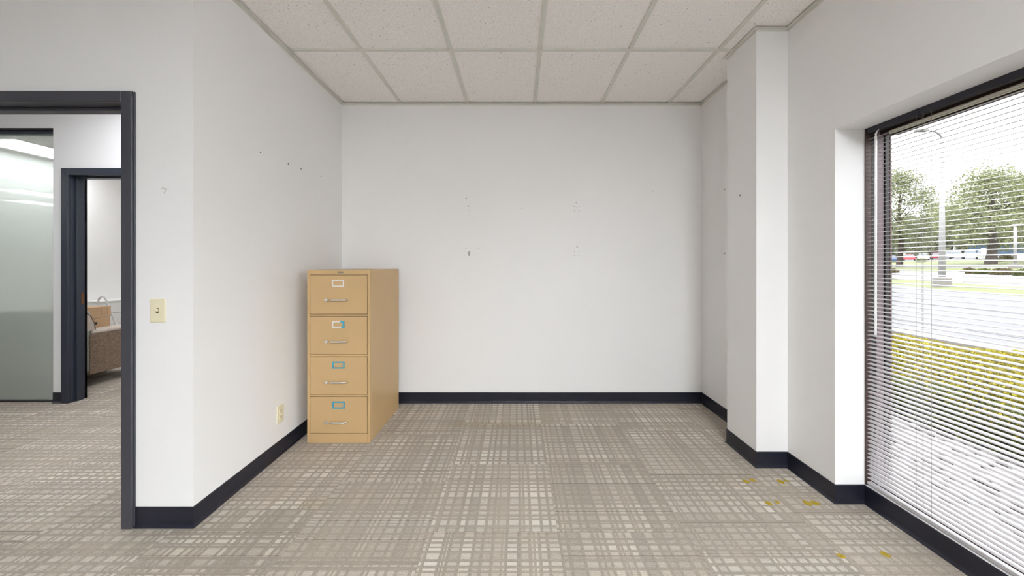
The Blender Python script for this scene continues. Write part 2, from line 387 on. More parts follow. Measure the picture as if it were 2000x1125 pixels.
# tiles hang with their top at the object origin
bw = 0.0135
def bar(x0, x1, y0, y1):
    obj('grid_bar', MB().box(x0, x1, y0, y1, H - 0.005, H + 0.012, 0.0015, 1), M['grid'], ce)
for ki, k in enumerate(range(-7, 4)):
    x = GX[ki]
    if x > XR: continue
    y_hi = YB if x > -1.6 else YF
    seg = sorted([y for y in GY if YBACK < y < y_hi - 0.05] + [YBACK, y_hi])
    for a, b in zip(seg[:-1], seg[1:]):
        bar(x - bw, x + bw, a, b)
for y in GY:
    if y < YBACK or y > YB: continue
    xl = LA.x - (0.02 if y < YF else 0.02) if y > YF else GX[0]
    obj('grid_cross_bar', MB().box(xl, XR, y - 0.012, y + 0.012, H - 0.0062, H + 0.012), M['grid'], ce)

# sweep a profile (distance from wall, z) along a path with the room on its right hand; one mesh per wall
def sweep(path, prof):
    P = [Vector(p) for p in path]; out = []
    nr = []
    for a, b in zip(P[:-1], P[1:]):
        d = (b - a).normalized(); nr.append(Vector((d.y, -d.x)))
    mit = []
    for i in range(len(P)):
        if i == 0: mit.append(nr[0])
        elif i == len(P) - 1: mit.append(nr[-1])
        else:
            m_ = (nr[i - 1] + nr[i]); m_ = m_ / max(0.2, m_.dot(nr[i])); mit.append(m_)
    for i in range(len(P) - 1):
        ring = lambda j: [(P[j].x + mit[j].x * d, P[j].y + mit[j].y * d, z) for d, z in prof]
        out.append(MB().loft([ring(i), ring(i + 1)]))
    return out
room = [(-1.8426, YF), (LA.x, LA.y), (LB.x, LB.y), (XR, YB), (XR, PIL[2]), (PIL[0], PIL[2]), (PIL[0], PIL[1]), (XR, PIL[1]), (XR, YWF), (XW, YWF), (XW, YWN), (XR, YWN), (XR, YBACK)]
cove = [(0, 0), (0.013, 0), (0.0125, 0.003), (0.008, 0.008), (0.005, 0.015), (0.0042, 0.03), (0.004, 0.094), (0.002, 0.098), (0, 0.098)]
names = ['baseboard_front', 'baseboard_left', 'baseboard_back', 'baseboard_right', 'baseboard_pillar_rear', 'baseboard_pillar_side', 'baseboard_pillar_front', 'baseboard_right_near', 'baseboard_recess', 'baseboard_window', 'baseboard_recess_near', 'baseboard_right_rear']
for nm, mb in zip(names, sweep(room, cove)): struct(nm, mb, M['base'], 'dark rubber cove baseboard')
ang = [(0, H - 0.019), (0.0015, H - 0.019), (0.0022, H - 0.006), (0.021, H - 0.006), (0.021, H - 0.0035), (0, H - 0.0035)]
for i, mb in enumerate(sweep(room[:8] + [(XR, YBACK)], ang)): struct('trim_%d' % (i + 1), mb, M['grid'], 'pale metal wall angle under the ceiling')
for i, pth in enumerate(([(-4.248, YB), (-4.16, YB)], [(-3.11, YB), (-1.75, YB)], [(-14, YB), (-7.0, YB)])):
    struct('baseboard_corridor' + ('' if i == 0 else '_%d' % i), sweep(pth, cove)[0], M['base'])

# ------------------------------------------------------------------ near door frame
def door_frame(name, x0, x1, z1, y0, y1, mat, face, label, stop_y):
    d = struct(name, MB().box(x1, x1 + face, y0 - 0.018, y0, 0, z1 + face, 0.002, 1), mat, label)
    obj('jamb_casing', MB().box(x0 - face, x0, y0 - 0.018, y0, 0, z1 + face, 0.002, 1), mat, d)
    obj('head_casing', MB().box(x0, x1, y0 - 0.018, y0, z1, z1 + face, 0.002, 1), mat, d)
    for n_, a, b in (('jamb', x0 - 0.02, x0), ('jamb', x1, x1 + 0.02)): obj(n_, MB().box(a, b, y0, y1 + 0.018, 0, z1), mat, d)
    obj('head_jamb', MB().box(x0 - 0.02, x1 + 0.02, y0, y1 + 0.018, z1, z1 + 0.02), mat, d)
    obj('door_stop', MB().box(x0, x0 + 0.016, stop_y, y1 - 0.02, 0, z1, 0.002, 1), mat, d)
    obj('door_stop', MB().box(x1 - 0.0015, x1, stop_y, y1 - 0.02, 0, z1), mat, d)
    obj('head_stop', MB().box(x0 + 0.016, x1 - 0.0015, stop_y, y1 - 0.02, z1 - 0.016, z1, 0.002, 1), mat, d)
    for (a, b) in ((x0 - face, x0), (x1, x1 + face)): obj('rear_casing', MB().box(a, b, y1, y1 + 0.018, 0, z1 + face), mat, d)
    obj('rear_head_casing', MB().box(x0, x1, y1, y1 + 0.018, z1, z1 + face), mat, d)
    return d
d1 = door_frame('door_1', D0, D1, DZ, YF, YF + 0.12, M['frame'], 0.0515, 'charcoal metal door frame of the near doorway', YF + 0.05)
obj('strike_plate', MB().box(D1 - 0.0075, D1, YF - 0.006, YF + 0.03, 0.868, 0.948, 0.001, 1), M['steel'], d1)
obj('return_bead', MB().box(D1 + 0.0515, D1 + 0.0565, YF - 0.008, YF, 0, DZ + 0.0515, 0.001, 1), M['frame'], d1)
d2 = door_frame('door_2', E0, E1, EZ, YB, YB + 0.12, M['frame2'], 0.064, 'slate blue metal door frame across the corridor', YB + 0.04)
obj('strike_plate', MB().box(E0 + 0.016, E0 + 0.0185, YB + 0.075, YB + 0.098, 0.90, 1.0, 0.0005, 1), M['brass'], d2)

# glazed corridor panel
w2 = struct('window_2', MB().box(G0 + 0.02, G1, YB + 0.05, YB + 0.06, 0.008, GZ - 0.05), M['glass2'], 'hazy glazed panel beside the far door frame')
obj('head_channel', MB().box(G0, G1, YB + 0.0, YB + 0.10, GZ - 0.018, GZ, 0.001, 1), M['black'], w2)
obj('glazing_bead', MB().box(G0, G1, YB + 0.02, YB + 0.09, GZ - 0.05, GZ - 0.018, 0.003, 1), M['frame2'], w2)
obj('floor_channel', MB().box(G0, G1, YB + 0.02, YB + 0.09, 0, 0.012), M['black'], w2)

# ------------------------------------------------------------------ outer window
w1 = struct('window_1', MB().box(1.9435, 1.9495, YWN + 0.04, YWF - 0.04, 0.15, ZH - 0.05), M['glass'], 'large dark framed window in the right wall')
def wpart(n_, a, mat, bev=0.002): return obj(n_, MB().box(*a, bev, 1), M[mat], w1)
for s, y in ((1, YWF), (-1, YWN)):
    e = lambda a, b: (min(y - s * a, y - s * b), max(y - s * a, y - s * b))
    wpart('jamb_liner', (1.842, 1.888, *e(0.0, 0.006), 0.10, ZH), 'bronze', 0.0005)
    wpart('jamb_gap_shade', (1.876, 1.894, *e(0.0, 0.0075), 0.10, ZH), 'black', 0.0005)  # black box put in for the shadowed gap beside the frame
    wpart('frame_jamb', (1.894, 1.935, *e(0.0, 0.012), 0.10, ZH), 'mauve')
    wpart('glazing_gasket', (1.935, 1.958, *e(0.0, 0.018), 0.10, ZH), 'black')
    wpart('outer_jamb', (1.957, 1.970, *e(0.0, 0.02), 0.10, ZH), 'bronze')
wpart('frame_head', (1.894, 1.935, YWN + 0.03, YWF - 0.03, ZH - 0.045, ZH), 'bronze')
wpart('head_gasket', (1.935, 1.958, YWN + 0.042, YWF - 0.042, ZH - 0.05, ZH), 'black')
wpart('outer_head', (1.957, 1.970, YWN + 0.045, YWF - 0.045, ZH - 0.05, ZH), 'bronze')
wpart('sunlit_edge_strip', (1.885, 1.893, YWN + 0.03, YWF - 0.09, ZH - 0.058, ZH - 0.040), 'cream', 0.001)  # sunlit edge of the frame head put into a cream strip
wpart('frame_sill', (1.894, 1.935, YWN + 0.03, YWF - 0.03, 0.098, 0.14), 'bronze')
wpart('outer_sill', (1.935, 1.985, YWN + 0.042, YWF - 0.042, 0.098, 0.15), 'bronze')

w3 = struct('added_window', MB().box(1.9435, 1.9495, YW2[0] + 0.04, YW2[1] - 0.04, 0.14, ZH - 0.04), M['glass'], 'added second window along the right wall, out of view')  # added behind the camera as a light source
for a in ((YW2[0], YW2[0] + 0.04), (YW2[1] - 0.04, YW2[1])): obj('frame_jamb', MB().box(1.92, 1.966, *a, 0.098, ZH), M['bronze'], w3)
for a in ((0.098, 0.14), (ZH - 0.04, ZH)): obj('frame_rail', MB().box(1.92, 1.966, YW2[0] + 0.04, YW2[1] - 0.04, *a), M['bronze'], w3)

# ------------------------------------------------------------------ exterior ground
NW, TW = Vector((0.912, -0.410)), Vector((0.410, 0.912))
W0, SLOPE, ZG = 12.87, 0.07, -0.10
def zg(X, Y):
    v = NW.x * X + NW.y * Y
    return ZG + max(0, v - W0) * SLOPE
M['asphalt'] = plain('pale_asphalt', (0.0944, 0.0925, 0.0980), 0.9, noise=0.08, nscale=0.8)
M['road'] = plain('pale_road', (0.1150, 0.1099, 0.1116), 0.9, noise=0.06, nscale=0.7)
M['grass'] = plain('lawn', (0.0919, 0.1036, 0.0285), 0.9, noise=0.25, nscale=1.3)
M['curb'] = plain('concrete', (0.1662, 0.1530, 0.1417), 0.9, noise=0.08, nscale=4)
M['paint'] = plain('line_paint', (0.1452, 0.1452, 0.1452), 0.8)
M['tar'] = plain('tar_joint', (0.0364, 0.0349, 0.0378), 0.9)
M['mulch'] = plain('bed_soil', (0.0293, 0.0230, 0.0188), 0.95, noise=0.3, nscale=20)
M['stone'] = leaf_material('pale_stone', (0.1417, 0.1322, 0.1322), (0.2361, 0.2229, 0.2190), 0.0)
M['brick_out'] = plain('outer_brick', (0.25, 0.15, 0.12), 0.9, noise=0.2, nscale=30)
def ground(name, pts, mat, label, h=0.3):
    mb = MB(); a = [mb.bm.verts.new((x, y, zg(x, y))) for x, y in pts]; b = [mb.bm.verts.new((x, y, zg(x, y) - h)) for x, y in pts]
    mb.bm.faces.new(a); mb.bm.faces.new(b[::-1]); n_ = len(pts)
    for i in range(n_): mb.bm.faces.new((a[i], b[i], b[(i + 1) % n_], a[(i + 1) % n_]))
    return struct(name, mb, mat, label)
ground('planting_bed', [(XO, -12), (7.0, -12), (7.0, 60), (XO, 60)], M['mulch'], 'dark planting bed under the hedge')
kerb = struct('kerb', MB().box(7.0, 7.22, -12, 60, -0.3, 0.05, 0.02, 2), M['curb'], 'pale concrete kerb behind the hedge')
lot = ground('parking_lot', [(7.22, -12), ((W0 - 0.41 * 12) / 0.912, -12), ((W0 + 0.41 * 120) / 0.912, 120), (7.22, 120)], M['asphalt'], 'pale grey asphalt parking lot')
def strip(name, wa, wb_, mat, label): return ground(name, [tuple(NW * wa + TW * -20), tuple(NW * wb_ + TW * -20), tuple(NW * wb_ + TW * 260), tuple(NW * wa + TW * 260)], mat, label)
strip('grass_verge', W0, 15.6, M['grass'], 'narrow green grass verge with the lamp post')
strip('road', 15.6, 22.3, M['road'], 'pale road beyond the verge')
strip('lawn_strip', 22.3, 27.2, M['grass'], 'green lawn strip beyond the road')
strip('footpath', 27.2, 29.2, M['road'], 'pale path across the lawns')
strip('far_lawn', 29.2, 46, M['grass'], 'wide lawn under the trees')
strip('far_parking', 46, 62, M['road'], 'far parking area with cars')
strip('far_ground', 62, 120, M['grass'], 'ground under the far trees')
for y in (2.6, 5.3, 8.0, 10.7, 13.4, 16.1): obj('stall_line', MB().box(7.6, 12.4, y, y + 0.11, ZG - 0.01, ZG + 0.006), M['paint'], lot)
for a, b, c in ((9.3, 7.9, 0.03), (11.6, 10.2, 0.035), (13.4, 12.7, 0.03), (16.3, 15.3, 0.04)):
    obj('tar_seam', MB().prism([(a, 0), (a + c, 0), (a + c + (b - a) + 1.5, 18), (a + (b - a) + 1.5, 18)], ZG - 0.01, ZG + 0.005), M['tar'], lot)

# pale stones between window and hedge (uncountable)
sb = MB()
rs = random.Random(3)
for _ in range(2600):
    x, y = rs.uniform(2.03, 3.32), rs.uniform(-0.5, 4.6); r = rs.uniform(0.025, 0.06)
    g = bmesh.ops.create_icosphere(sb.bm, subdivisions=1, radius=r)
    sx, sy, sz, a = rs.uniform(0.8, 1.5), rs.uniform(0.7, 1.1), rs.uniform(0.4, 0.7), rs.uniform(0, 3.14)
    for v in g['verts']:
        q = v.co * rs.uniform(0.85, 1.12)
        v.co = Vector((x + (q.x * sx * math.cos(a) - q.y * sy * math.sin(a)), y + (q.x * sx * math.sin(a) + q.y * sy * math.cos(a)), ZG + 0.02 + q.z * sz))
st = obj('stone_bed', sb, M['stone']); tag(st, 'bed of small pale stones between the window and the yellow hedge', 'stones', kind='stuff')

# ------------------------------------------------------------------ foliage helpers
def leaf_cloud(pts, size, rng, asp=0.6):
    """small folded leaves, each an island of two triangles"""
    g = np.random.default_rng(rng.randrange(1 << 30)); p = np.array([tuple(q) for q in pts]); n = len(p)
    unit = lambda a: a / np.linalg.norm(a, axis=1, keepdims=True)
    d = unit(g.normal(size=(n, 3))); u = unit(np.cross(d, unit(g.normal(size=(n, 3))))); v = np.cross(d, u)
    s_ = size * g.uniform(0.6, 1.3, (n, 1)); k = s_ * asp
    vs = np.stack([p - u * s_, p + v * k - u * 0.2 * s_ + d * 0.25 * s_, p + u * s_, p - v * k - u * 0.2 * s_ + d * 0.25 * s_], 1).reshape(-1, 3)
    b = np.arange(n)[:, None] * 4
    return vs, np.concatenate([b + [[0, 1, 2]], b + [[0, 2, 3]]], 1).reshape(-1, 3)
def cloud_mesh(name, vs, fs, mat):
    me = bpy.data.meshes.new(name); me.from_pydata(vs.tolist(), [], fs.tolist()); me.materials.append(mat); me.update(); return me
M['leaf_a'] = leaf_material('tree_leaf', (0.1411, 0.1577, 0.0830), (0.2988, 0.3112, 0.1743))
M['leaf_b'] = leaf_material('tree_leaf_far', (0.1328, 0.1494, 0.0954), (0.2241, 0.2407, 0.1577))
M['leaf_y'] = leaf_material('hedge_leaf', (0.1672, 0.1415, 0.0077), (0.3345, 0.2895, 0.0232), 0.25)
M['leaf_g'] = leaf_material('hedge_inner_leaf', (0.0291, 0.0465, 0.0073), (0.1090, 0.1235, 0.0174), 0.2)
M['leaf_r'] = leaf_material('rusty_leaf', (0.0726, 0.0465, 0.0261), (0.1162, 0.1090, 0.0320), 0.2)
M['bark'] = plain('bark', (0.0585, 0.0439, 0.0356), 0.95, noise=0.3, nscale=6)

# yellow hedge, a countable row of three shrubs grown together is read as one clipped hedge
rh = random.Random(11)
HX0, HX1, HY0, HY1 = 3.45, 5.15, 1.4, 7.6
hz = lambda x, y: 0.40 + 0.05 * math.sin(x * 3.1 + y * 1.7) + 0.03 * math.sin(y * 4.3) - 0.22 * max(0, (HX0 + 0.45 - x) / 0.45) ** 2 - 0.12 * max(0, (x - HX1 + 0.3) / 0.3) ** 2
hedge = thing('hedge', 'low yellow-green clipped hedge growing outside the window before the kerb', 'hedge', ((HX0 + HX1) / 2, (HY0 + HY1) / 2, ZG))
core = MB(); rows = []
for x, q in ((HX0 + 0.12, 0), (HX0 + 0.1, 0.45), (HX0 + 0.5, 0.75), (HX1 - 0.3, 0.78), (HX1 - 0.12, 0.5), (HX1 - 0.12, 0)):
    rows.append([(x + 0.05 * math.sin(k * 1.9), HY0 + (HY1 - HY0) * k / 20, ZG - 0.02 + q * (hz(x, HY0 + (HY1 - HY0) * k / 20) - ZG)) for k in range(21)])
core.loft(rows, cap=False, close=False); obj('branches', core, plain('hedge_core', (0.035, 0.035, 0.015), 0.95, noise=0.4, nscale=30), hedge)
P1 = []; P2 = []
for _ in range(60000):
    x, y = rh.uniform(HX0, HX1), rh.uniform(HY0, HY1); P1.append(Vector((x, y, hz(x, y) - abs(rh.gauss(0, 0.05)))))
for _ in range(20000):
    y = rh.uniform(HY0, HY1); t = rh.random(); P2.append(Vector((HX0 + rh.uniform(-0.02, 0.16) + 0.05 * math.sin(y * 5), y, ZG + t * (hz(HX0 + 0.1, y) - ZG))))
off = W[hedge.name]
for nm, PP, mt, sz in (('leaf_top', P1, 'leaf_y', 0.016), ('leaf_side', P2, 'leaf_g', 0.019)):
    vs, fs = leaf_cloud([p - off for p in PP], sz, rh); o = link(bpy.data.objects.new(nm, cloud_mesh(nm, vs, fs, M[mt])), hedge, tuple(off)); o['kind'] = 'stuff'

def tree(X, Y, height, rad, low, label, seed, n=13000, mat='leaf_a', size=0.15, trunk=0.32, clumps=26, group=None):
    r_ = random.Random(seed); z = zg(X, Y); base = Vector((X, Y, z))
    t = thing('tree', label, 'tree', tuple(base), group)
    tb = MB(); top = height * 0.78
    tb.tube([base + Vector((0.1 * math.sin(k), 0.1 * math.cos(k * 1.3), (top * k / 6) - (0.05 if k == 0 else 0))) for k in range(7)], [trunk * 1.35, trunk, trunk * 0.9, trunk * 0.75, trunk * 0.55, trunk * 0.4, trunk * 0.15], 9)
    cl = []
    for k in range(clumps):
        h = low + (height - low) * (k + 0.5) / clumps; q = (h - low) / (height - low)
        prof = math.sin(math.pi * min(1, 0.20 + 0.80 * q) ** 1.1) ** 0.7
        a = k * 2.4 + r_.uniform(-0.4, 0.4); d = rad * prof * r_.uniform(0.45, 0.8)
        c = base + Vector((d * math.cos(a), d * math.sin(a), h)); cl.append((c, rad * r_.uniform(0.22, 0.40)))
        if k % 3 == 0: tb.tube([base + Vector((0, 0, h * 0.72)), base + Vector((d * 0.5 * math.cos(a), d * 0.5 * math.sin(a), h * 0.9)), c], [trunk * 0.28, trunk * 0.18, 0.03], 5)
    obj('trunk', tb, M['bark'], t)
    pts = []
    for _ in range(n):
        c, q = cl[r_.randrange(len(cl))]
        d = Vector((r_.gauss(0, 1), r_.gauss(0, 1), r_.gauss(0, 0.8))).normalized() * q * r_.random() ** 0.55
        pts.append(c + d - base)
    vs, fs = leaf_cloud(pts, size, r_)
    o = link(bpy.data.objects.new('foliage', cloud_mesh('foliage', vs, fs, M[mat])), t, tuple(base)); o['kind'] = 'stuff'
    return t
def gp(pxx, Y): return (pxx - CX) * Y / F, Y
tree(*gp(1758, 57), 13.6, 5.2, 3.0, 'tall leafy tree with open crown left of the parking lot lamp post', 21)
tree(*gp(1937, 45), 10.6, 5.6, 2.6, 'broad leafy tree with a thick trunk on the lawn by the blue building', 22, trunk=0.42)
tree(*gp(2040, 48), 11.0, 5.0, 2.6, 'leafy tree beside the second lamp post', 23)
for i, (p_, Y, h, r_) in enumerate(((1728, 92, 9.5, 4.6), (1772, 112, 12, 5.6), (1815, 94, 10, 4.8), (1858, 114, 14, 5.8), (1900, 95, 11, 4.8), (1940, 116, 14.5, 5.8), (1980, 97, 12, 4.8), (2020, 116, 15, 5.8), (2065, 98, 12, 4.8))):
    tree(*gp(p_, Y), h, r_, 1.0, 'distant green tree in the belt behind the parked cars', 40 + i, n=5000, mat='leaf_b', size=0.36, clumps=22, group='belt of distant trees')

def shrub(name, X, Y, rx, ry, h, mat, label, cat, n, seed, yaw=0.0, size=0.09):
    r_ = random.Random(seed); b = Vector((X, Y, zg(X, Y))); pts = []
    for _ in range(n):
        d = Vector((r_.gauss(0, 1), r_.gauss(0, 1), abs(r_.gauss(0, 1)))).normalized() * r_.random() ** 0.3
        q = Vector((d.x * rx, d.y * ry, d.z * h)); q.rotate(Matrix.Rotation(yaw, 3, 'Z')); pts.append(q)
    t = thing(name, label, cat, tuple(b))
    vs, fs = leaf_cloud(pts, size, r_); o = link(bpy.data.objects.new('foliage', cloud_mesh('foliage', vs, fs, M[mat])), t, tuple(b)); o['kind'] = 'stuff'
    sm = MB(); sm.tube([b + Vector((0, 0, -0.05)), b + Vector((0, 0, h * 0.6))], [0.03, 0.015], 6); obj('stem', sm, M['bark'], t)
    return t
yw = math.atan2(TW.y, TW.x)
x, y = gp(1922, 30.9); shrub('low_hedge', x, y, 0.8, 0.45, 0.45, 'leaf_g', 'rounded dark green shrub in the verge at the road', 'shrub', 700, 61, yw, 0.07)
x, y = gp(1893, 32.4); shrub('low_hedge', x, y, 0.75, 0.5, 0.5, 'leaf_r', 'rusty brown shrub at the end of the low row by the road', 'shrub', 700, 62, yw, 0.07)
x, y = gp(1958, 29.0); shrub('low_hedge', x, y, 1.2, 0.5, 0.5, 'leaf_r', 'long rusty low hedge by the road', 'shrub', 1200, 63, yw, 0.07)
x, y = gp(2003, 26.9); shrub('low_hedge', x, y, 0.8, 0.5, 0.5, 'leaf_g', 'green shrub at the roadside next to the long rusty hedge', 'shrub', 800, 64, yw, 0.07)
x, y = gp(1800, 73); shrub('lawn_hedge', x, y, 2.6, 0.6, 0.55, 'leaf_g', 'low green hedge before the parked red cars', 'hedge', 900, 65, 0.9, 0.2)
x, y = gp(1745, 41); shrub('lawn_shrub', x, y, 0.5, 0.4, 0.5, 'leaf_r', 'small orange brown shrub beyond the road', 'shrub', 300, 66, 0.0, 0.08)
x, y = gp(1965, 52); shrub('lawn_shrub', x, y, 1.1, 0.8, 0.9, 'leaf_r', 'tawny bush on the lawn beside the thick trunk', 'shrub', 500, 67, 0.0, 0.12)

# lamp posts
M['post'] = plain('post_paint', (0.2510, 0.2431, 0.2431), 0.5, noise=0.04, nscale=3)
M['lampbox'] = plain('lamp_housing', (0.16, 0.15, 0.15), 0.5)
x, y = gp(1840, 22.5); z = zg(x, y)
lp = thing('lamp_post', 'tall pale lamp post with curved arm on a concrete block in the verge', 'lamp post', (x, y, z))
obj('concrete_base', MB().tube([(x, y, z - 0.1), (x, y, z + 0.52), (x, y, z + 0.56)], [0.40, 0.40, 0.36], 16), M['curb'], lp)
ztop = CAMZ + (CY - 268) * 22.5 / F
obj('pole', MB().tube([(x, y, z + 0.5), (x, y, z + 4), (x, y, ztop)], [0.155, 0.12, 0.075], 14), M['post'], lp, smooth=True)
sd = Vector((-1.0, -0.05, 0))
obj('arm', MB().tube([Vector((x, y, ztop - 0.05)) + sd * a + Vector((0, 0, b)) for a, b in ((0, 0), (0.18, 0.22), (0.42, 0.36), (0.75, 0.42), (1.0, 0.42))], 0.045, 8), M['lampbox'], lp)
hx = Vector((x, y, ztop + 0.37)) + sd * 1.25
obj('lamp_head', MB().box(hx.x - 0.38, hx.x + 0.3, hx.y - 0.14, hx.y + 0.14, hx.z - 0.07, hx.z + 0.07, 0.03, 2), M['lampbox'], lp)
obj('base_flange', MB().box(x - 0.2, x + 0.2, y - 0.2, y + 0.2, z + 0.55, z + 0.59, 0.01, 1), M['post'], lp)
x, y = gp(1983, 35); z = zg(x, y)
lp = thing('lamp_post', 'short lamp post with flat head standing on the lawn strip', 'lamp post', (x, y, z))
obj('concrete_base', MB().box(x - 0.3, x + 0.3, y - 0.3, y + 0.3, z - 0.1, z + 0.45, 0.03, 1), M['curb'], lp)
zt = CAMZ + (CY - 440) * 35 / F
obj('pole', MB().tube([(x, y, z + 0.4), (x, y, zt)], [0.11, 0.1], 10), M['post'], lp, smooth=True)
obj('lamp_head', MB().box(x - 0.12, x + 0.75, y - 0.2, y + 0.2, zt - 0.06, zt + 0.1, 0.03, 1), M['post'], lp)
x, y = gp(1860, 24.5); z = zg(x, y)
ub = thing('utility_cabinet', 'white boxy utility cabinet beside the tall lamp post', 'cabinet', (x, y, z))
obj('body', MB().box(x - 0.36, x + 0.36, y - 0.3, y + 0.3, z - 0.1, z + 0.62, 0.03, 2), M['white'], ub)
obj('lid', MB().box(x - 0.4, x + 0.4, y - 0.34, y + 0.34, z + 0.6, z + 0.72, 0.03, 2), M['white'], ub)
obj('latch', MB().box(x - 0.06, x + 0.02, y - 0.325, y - 0.29, z + 0.35, z + 0.4, 0.005, 1), M['cord'], ub)

# parked cars and the blue building
def car_meshes(col, name):
    paint = plain(name, col, 0.3, spec=0.5)
    body = MB()
    prof = [(-2.2, 0.35), (2.2, 0.35), (2.25, 0.62), (2.1, 0.86), (0.95, 0.98), (-1.7, 0.98), (-2.15, 0.9), (-2.25, 0.6)]
    body.loft([[(x, sy, z) for x, z in prof] for sy in (-0.88, -0.82 + 1.64 + 0.06)])
    cab = MB(); lo = [(0.95, 0.98), (-1.75, 0.98)]; hi = [(0.2, 1.45), (-1.2, 1.47)]
    cab.loft([[(lo[0][0], -0.8, 0.97), (lo[0][0], 0.8, 0.97), (lo[1][0], 0.8, 0.97), (lo[1][0], -0.8, 0.97)], [(hi[0][0], -0.64, 1.45), (hi[0][0], 0.64, 1.45), (hi[1][0], 0.64, 1.47), (hi[1][0], -0.64, 1.47)]])
    return body.mesh('body', paint), cab.mesh('glasshouse', M['carglass'])
M['carglass'] = plain('car_glass', (0.05, 0.06, 0.07), 0.15); M['tyre'] = plain('tyre', (0.02, 0.02, 0.02), 0.8)
wheel_me = MB().tube([(0, -0.1, 0), (0, 0.1, 0)], 0.33, 14).mesh('wheel', M['tyre'])
CARS = {'white': (0.75, 0.75, 0.76), 'red': (0.38, 0.025, 0.05), 'silver': (0.45, 0.46, 0.48), 'navy': (0.05, 0.08, 0.17)}
cm = {k: car_meshes(v, k + '_car_paint') for k, v in CARS.items()}
roof_me = {k: MB().box(-1.25, 0.25, -0.66, 0.66, 1.44, 1.5, 0.03, 1).mesh('roof', cm[k][0].materials[0]) for k in CARS}
def car(p_, Y, c, label, yaw, group=None):
    X, Y = gp(p_, Y); z = zg(X, Y)
    t = thing('car', label, 'car', (X, Y, z), group)
    for nm, me in (('body', cm[c][0]), ('glasshouse', cm[c][1]), ('roof', roof_me[c])): inst(nm, me, t, (X, Y, z))
    for a in (-1.4, 1.4):
        for b in (-0.8, 0.8): inst('wheel', wheel_me, t, (X + a, Y + b, z + 0.33))
    t.rotation_euler = (0, -0.06 * math.cos(yaw - math.atan2(NW.y, NW.x)), yaw)
V = 0.78
car(1741, 84, 'navy', 'dark car parked farthest from the tall lamp post', V)
car(1776, 84, 'red', 'red car parked between the dark car and a white car', V)
car(1803, 83, 'white', 'white car parked between two red cars', V)
car(1830, 82, 'red', 'red car parked close to the tall lamp post', V)
car(1868, 78, 'white', 'white car parked at the lawn edge, bonnet to the lamp post', V - 0.1)
car(1895, 72, 'white', 'white car parked between the lawn edge car and a silver car', V - 0.1)
car(1850, 86, 'silver', 'silver car parked behind the tall lamp post', V)
car(1922, 66, 'silver', 'silver car parked beside the thick tree trunk', V - 0.1)
bx, by = gp(1985, 80); bz = zg(bx, by)
bb = thing('blue_building', 'long low blue building beyond the lawn', 'building', (bx, by, bz))
M['bluewall'] = plain('blue_wall', (0.0251, 0.0585, 0.1088), 0.6, noise=0.1, nscale=0.5)
obj('wall', MB().box(bx - 5.2, bx + 9, by, by + 4, bz - 1, bz + 2.1), M['bluewall'], bb)
obj('roof', MB().box(bx - 5.5, bx + 9.3, by - 0.3, by + 4.3, bz + 2.1, bz + 2.4, 0.05, 1), M['lampbox'], bb)
for k in range(5): obj('window', MB().box(bx - 4.6 + k * 2.4, bx - 3.2 + k * 2.4, by - 0.06, by + 0.02, bz + 0.7, bz + 1.6), M['carglass'], bb)
sx_, sy_ = gp(1921, 62); sz_ = zg(sx_, sy_)
sg = thing('sign_board', 'blank white square sign by the thick tree trunk', 'sign', (sx_, sy_, sz_))
obj('post', MB().tube([(sx_, sy_, sz_ - 0.1), (sx_, sy_, sz_ + 1.9)], 0.04, 6), M['post'], sg)
obj('panel', MB().box(sx_ - 0.42, sx_ + 0.42, sy_ - 0.05, sy_ + 0.0, sz_ + 1.1, sz_ + 1.9, 0.01, 1), M['white'], sg)

# ------------------------------------------------------------------ ceiling lamps
def lamp(x0, x1, y0, y1, label, group=None, mat='lamp2'):
    t = thing('ceiling_light', label, 'ceiling light', ((x0 + x1) / 2, (y0 + y1) / 2, H), group)
    e = 0.022
    obj('frame', MB().box(x0, x1, y0, y0 + e, H - 0.006, H + 0.028).box(x0, x1, y1 - e, y1, H - 0.006, H + 0.028).box(x0, x0 + e, y0 + e, y1 - e, H - 0.006, H + 0.028).box(x1 - e, x1, y0 + e, y1 - e, H - 0.006, H + 0.028), M['lampframe'], t)
    obj('diffuser', MB().box(x0 + e, x1 - e, y0 + e, y1 - e, H - 0.002, H + 0.006), M[mat], t)
for (k, j) in sorted(added_lamp_cells):
    xa = 0.155 + 0.6135 * k; yb = 2.617 - 1.22 * j
    lamp(xa + bw, xa + 0.6135 - bw, yb - 1.22 + 0.013, yb - 0.013, 'added unseen ceiling light panel over the carpeted room', 'added ceiling lights of the carpeted room', 'lamp')
lamp(-6.47, -5.87, 4.45, 5.67, 'flush white ceiling light panel close to the office side wall')
lamp(-3.6, -3.0, 5.55, 6.77, 'added unseen ceiling light panel toward the rear wall of the sofa office')  # added out of view to brighten the office
lamp(-3.45, -2.85, 2.0, 3.22, 'added unseen ceiling light panel over the corridor by the glazed panel')  # added out of view to brighten the corridor
for (x, y) in ((-8.2, 0.2), (-10.0, -0.9), (-11.5, -2.2), (-8.4, 2.7)): lamp(x - 0.3, x + 0.3, y - 0.61, y + 0.61, 'flush white ceiling light panel over the open office area', 'open office ceiling lights')  # first three show mirrored in the glass; the last is added for light

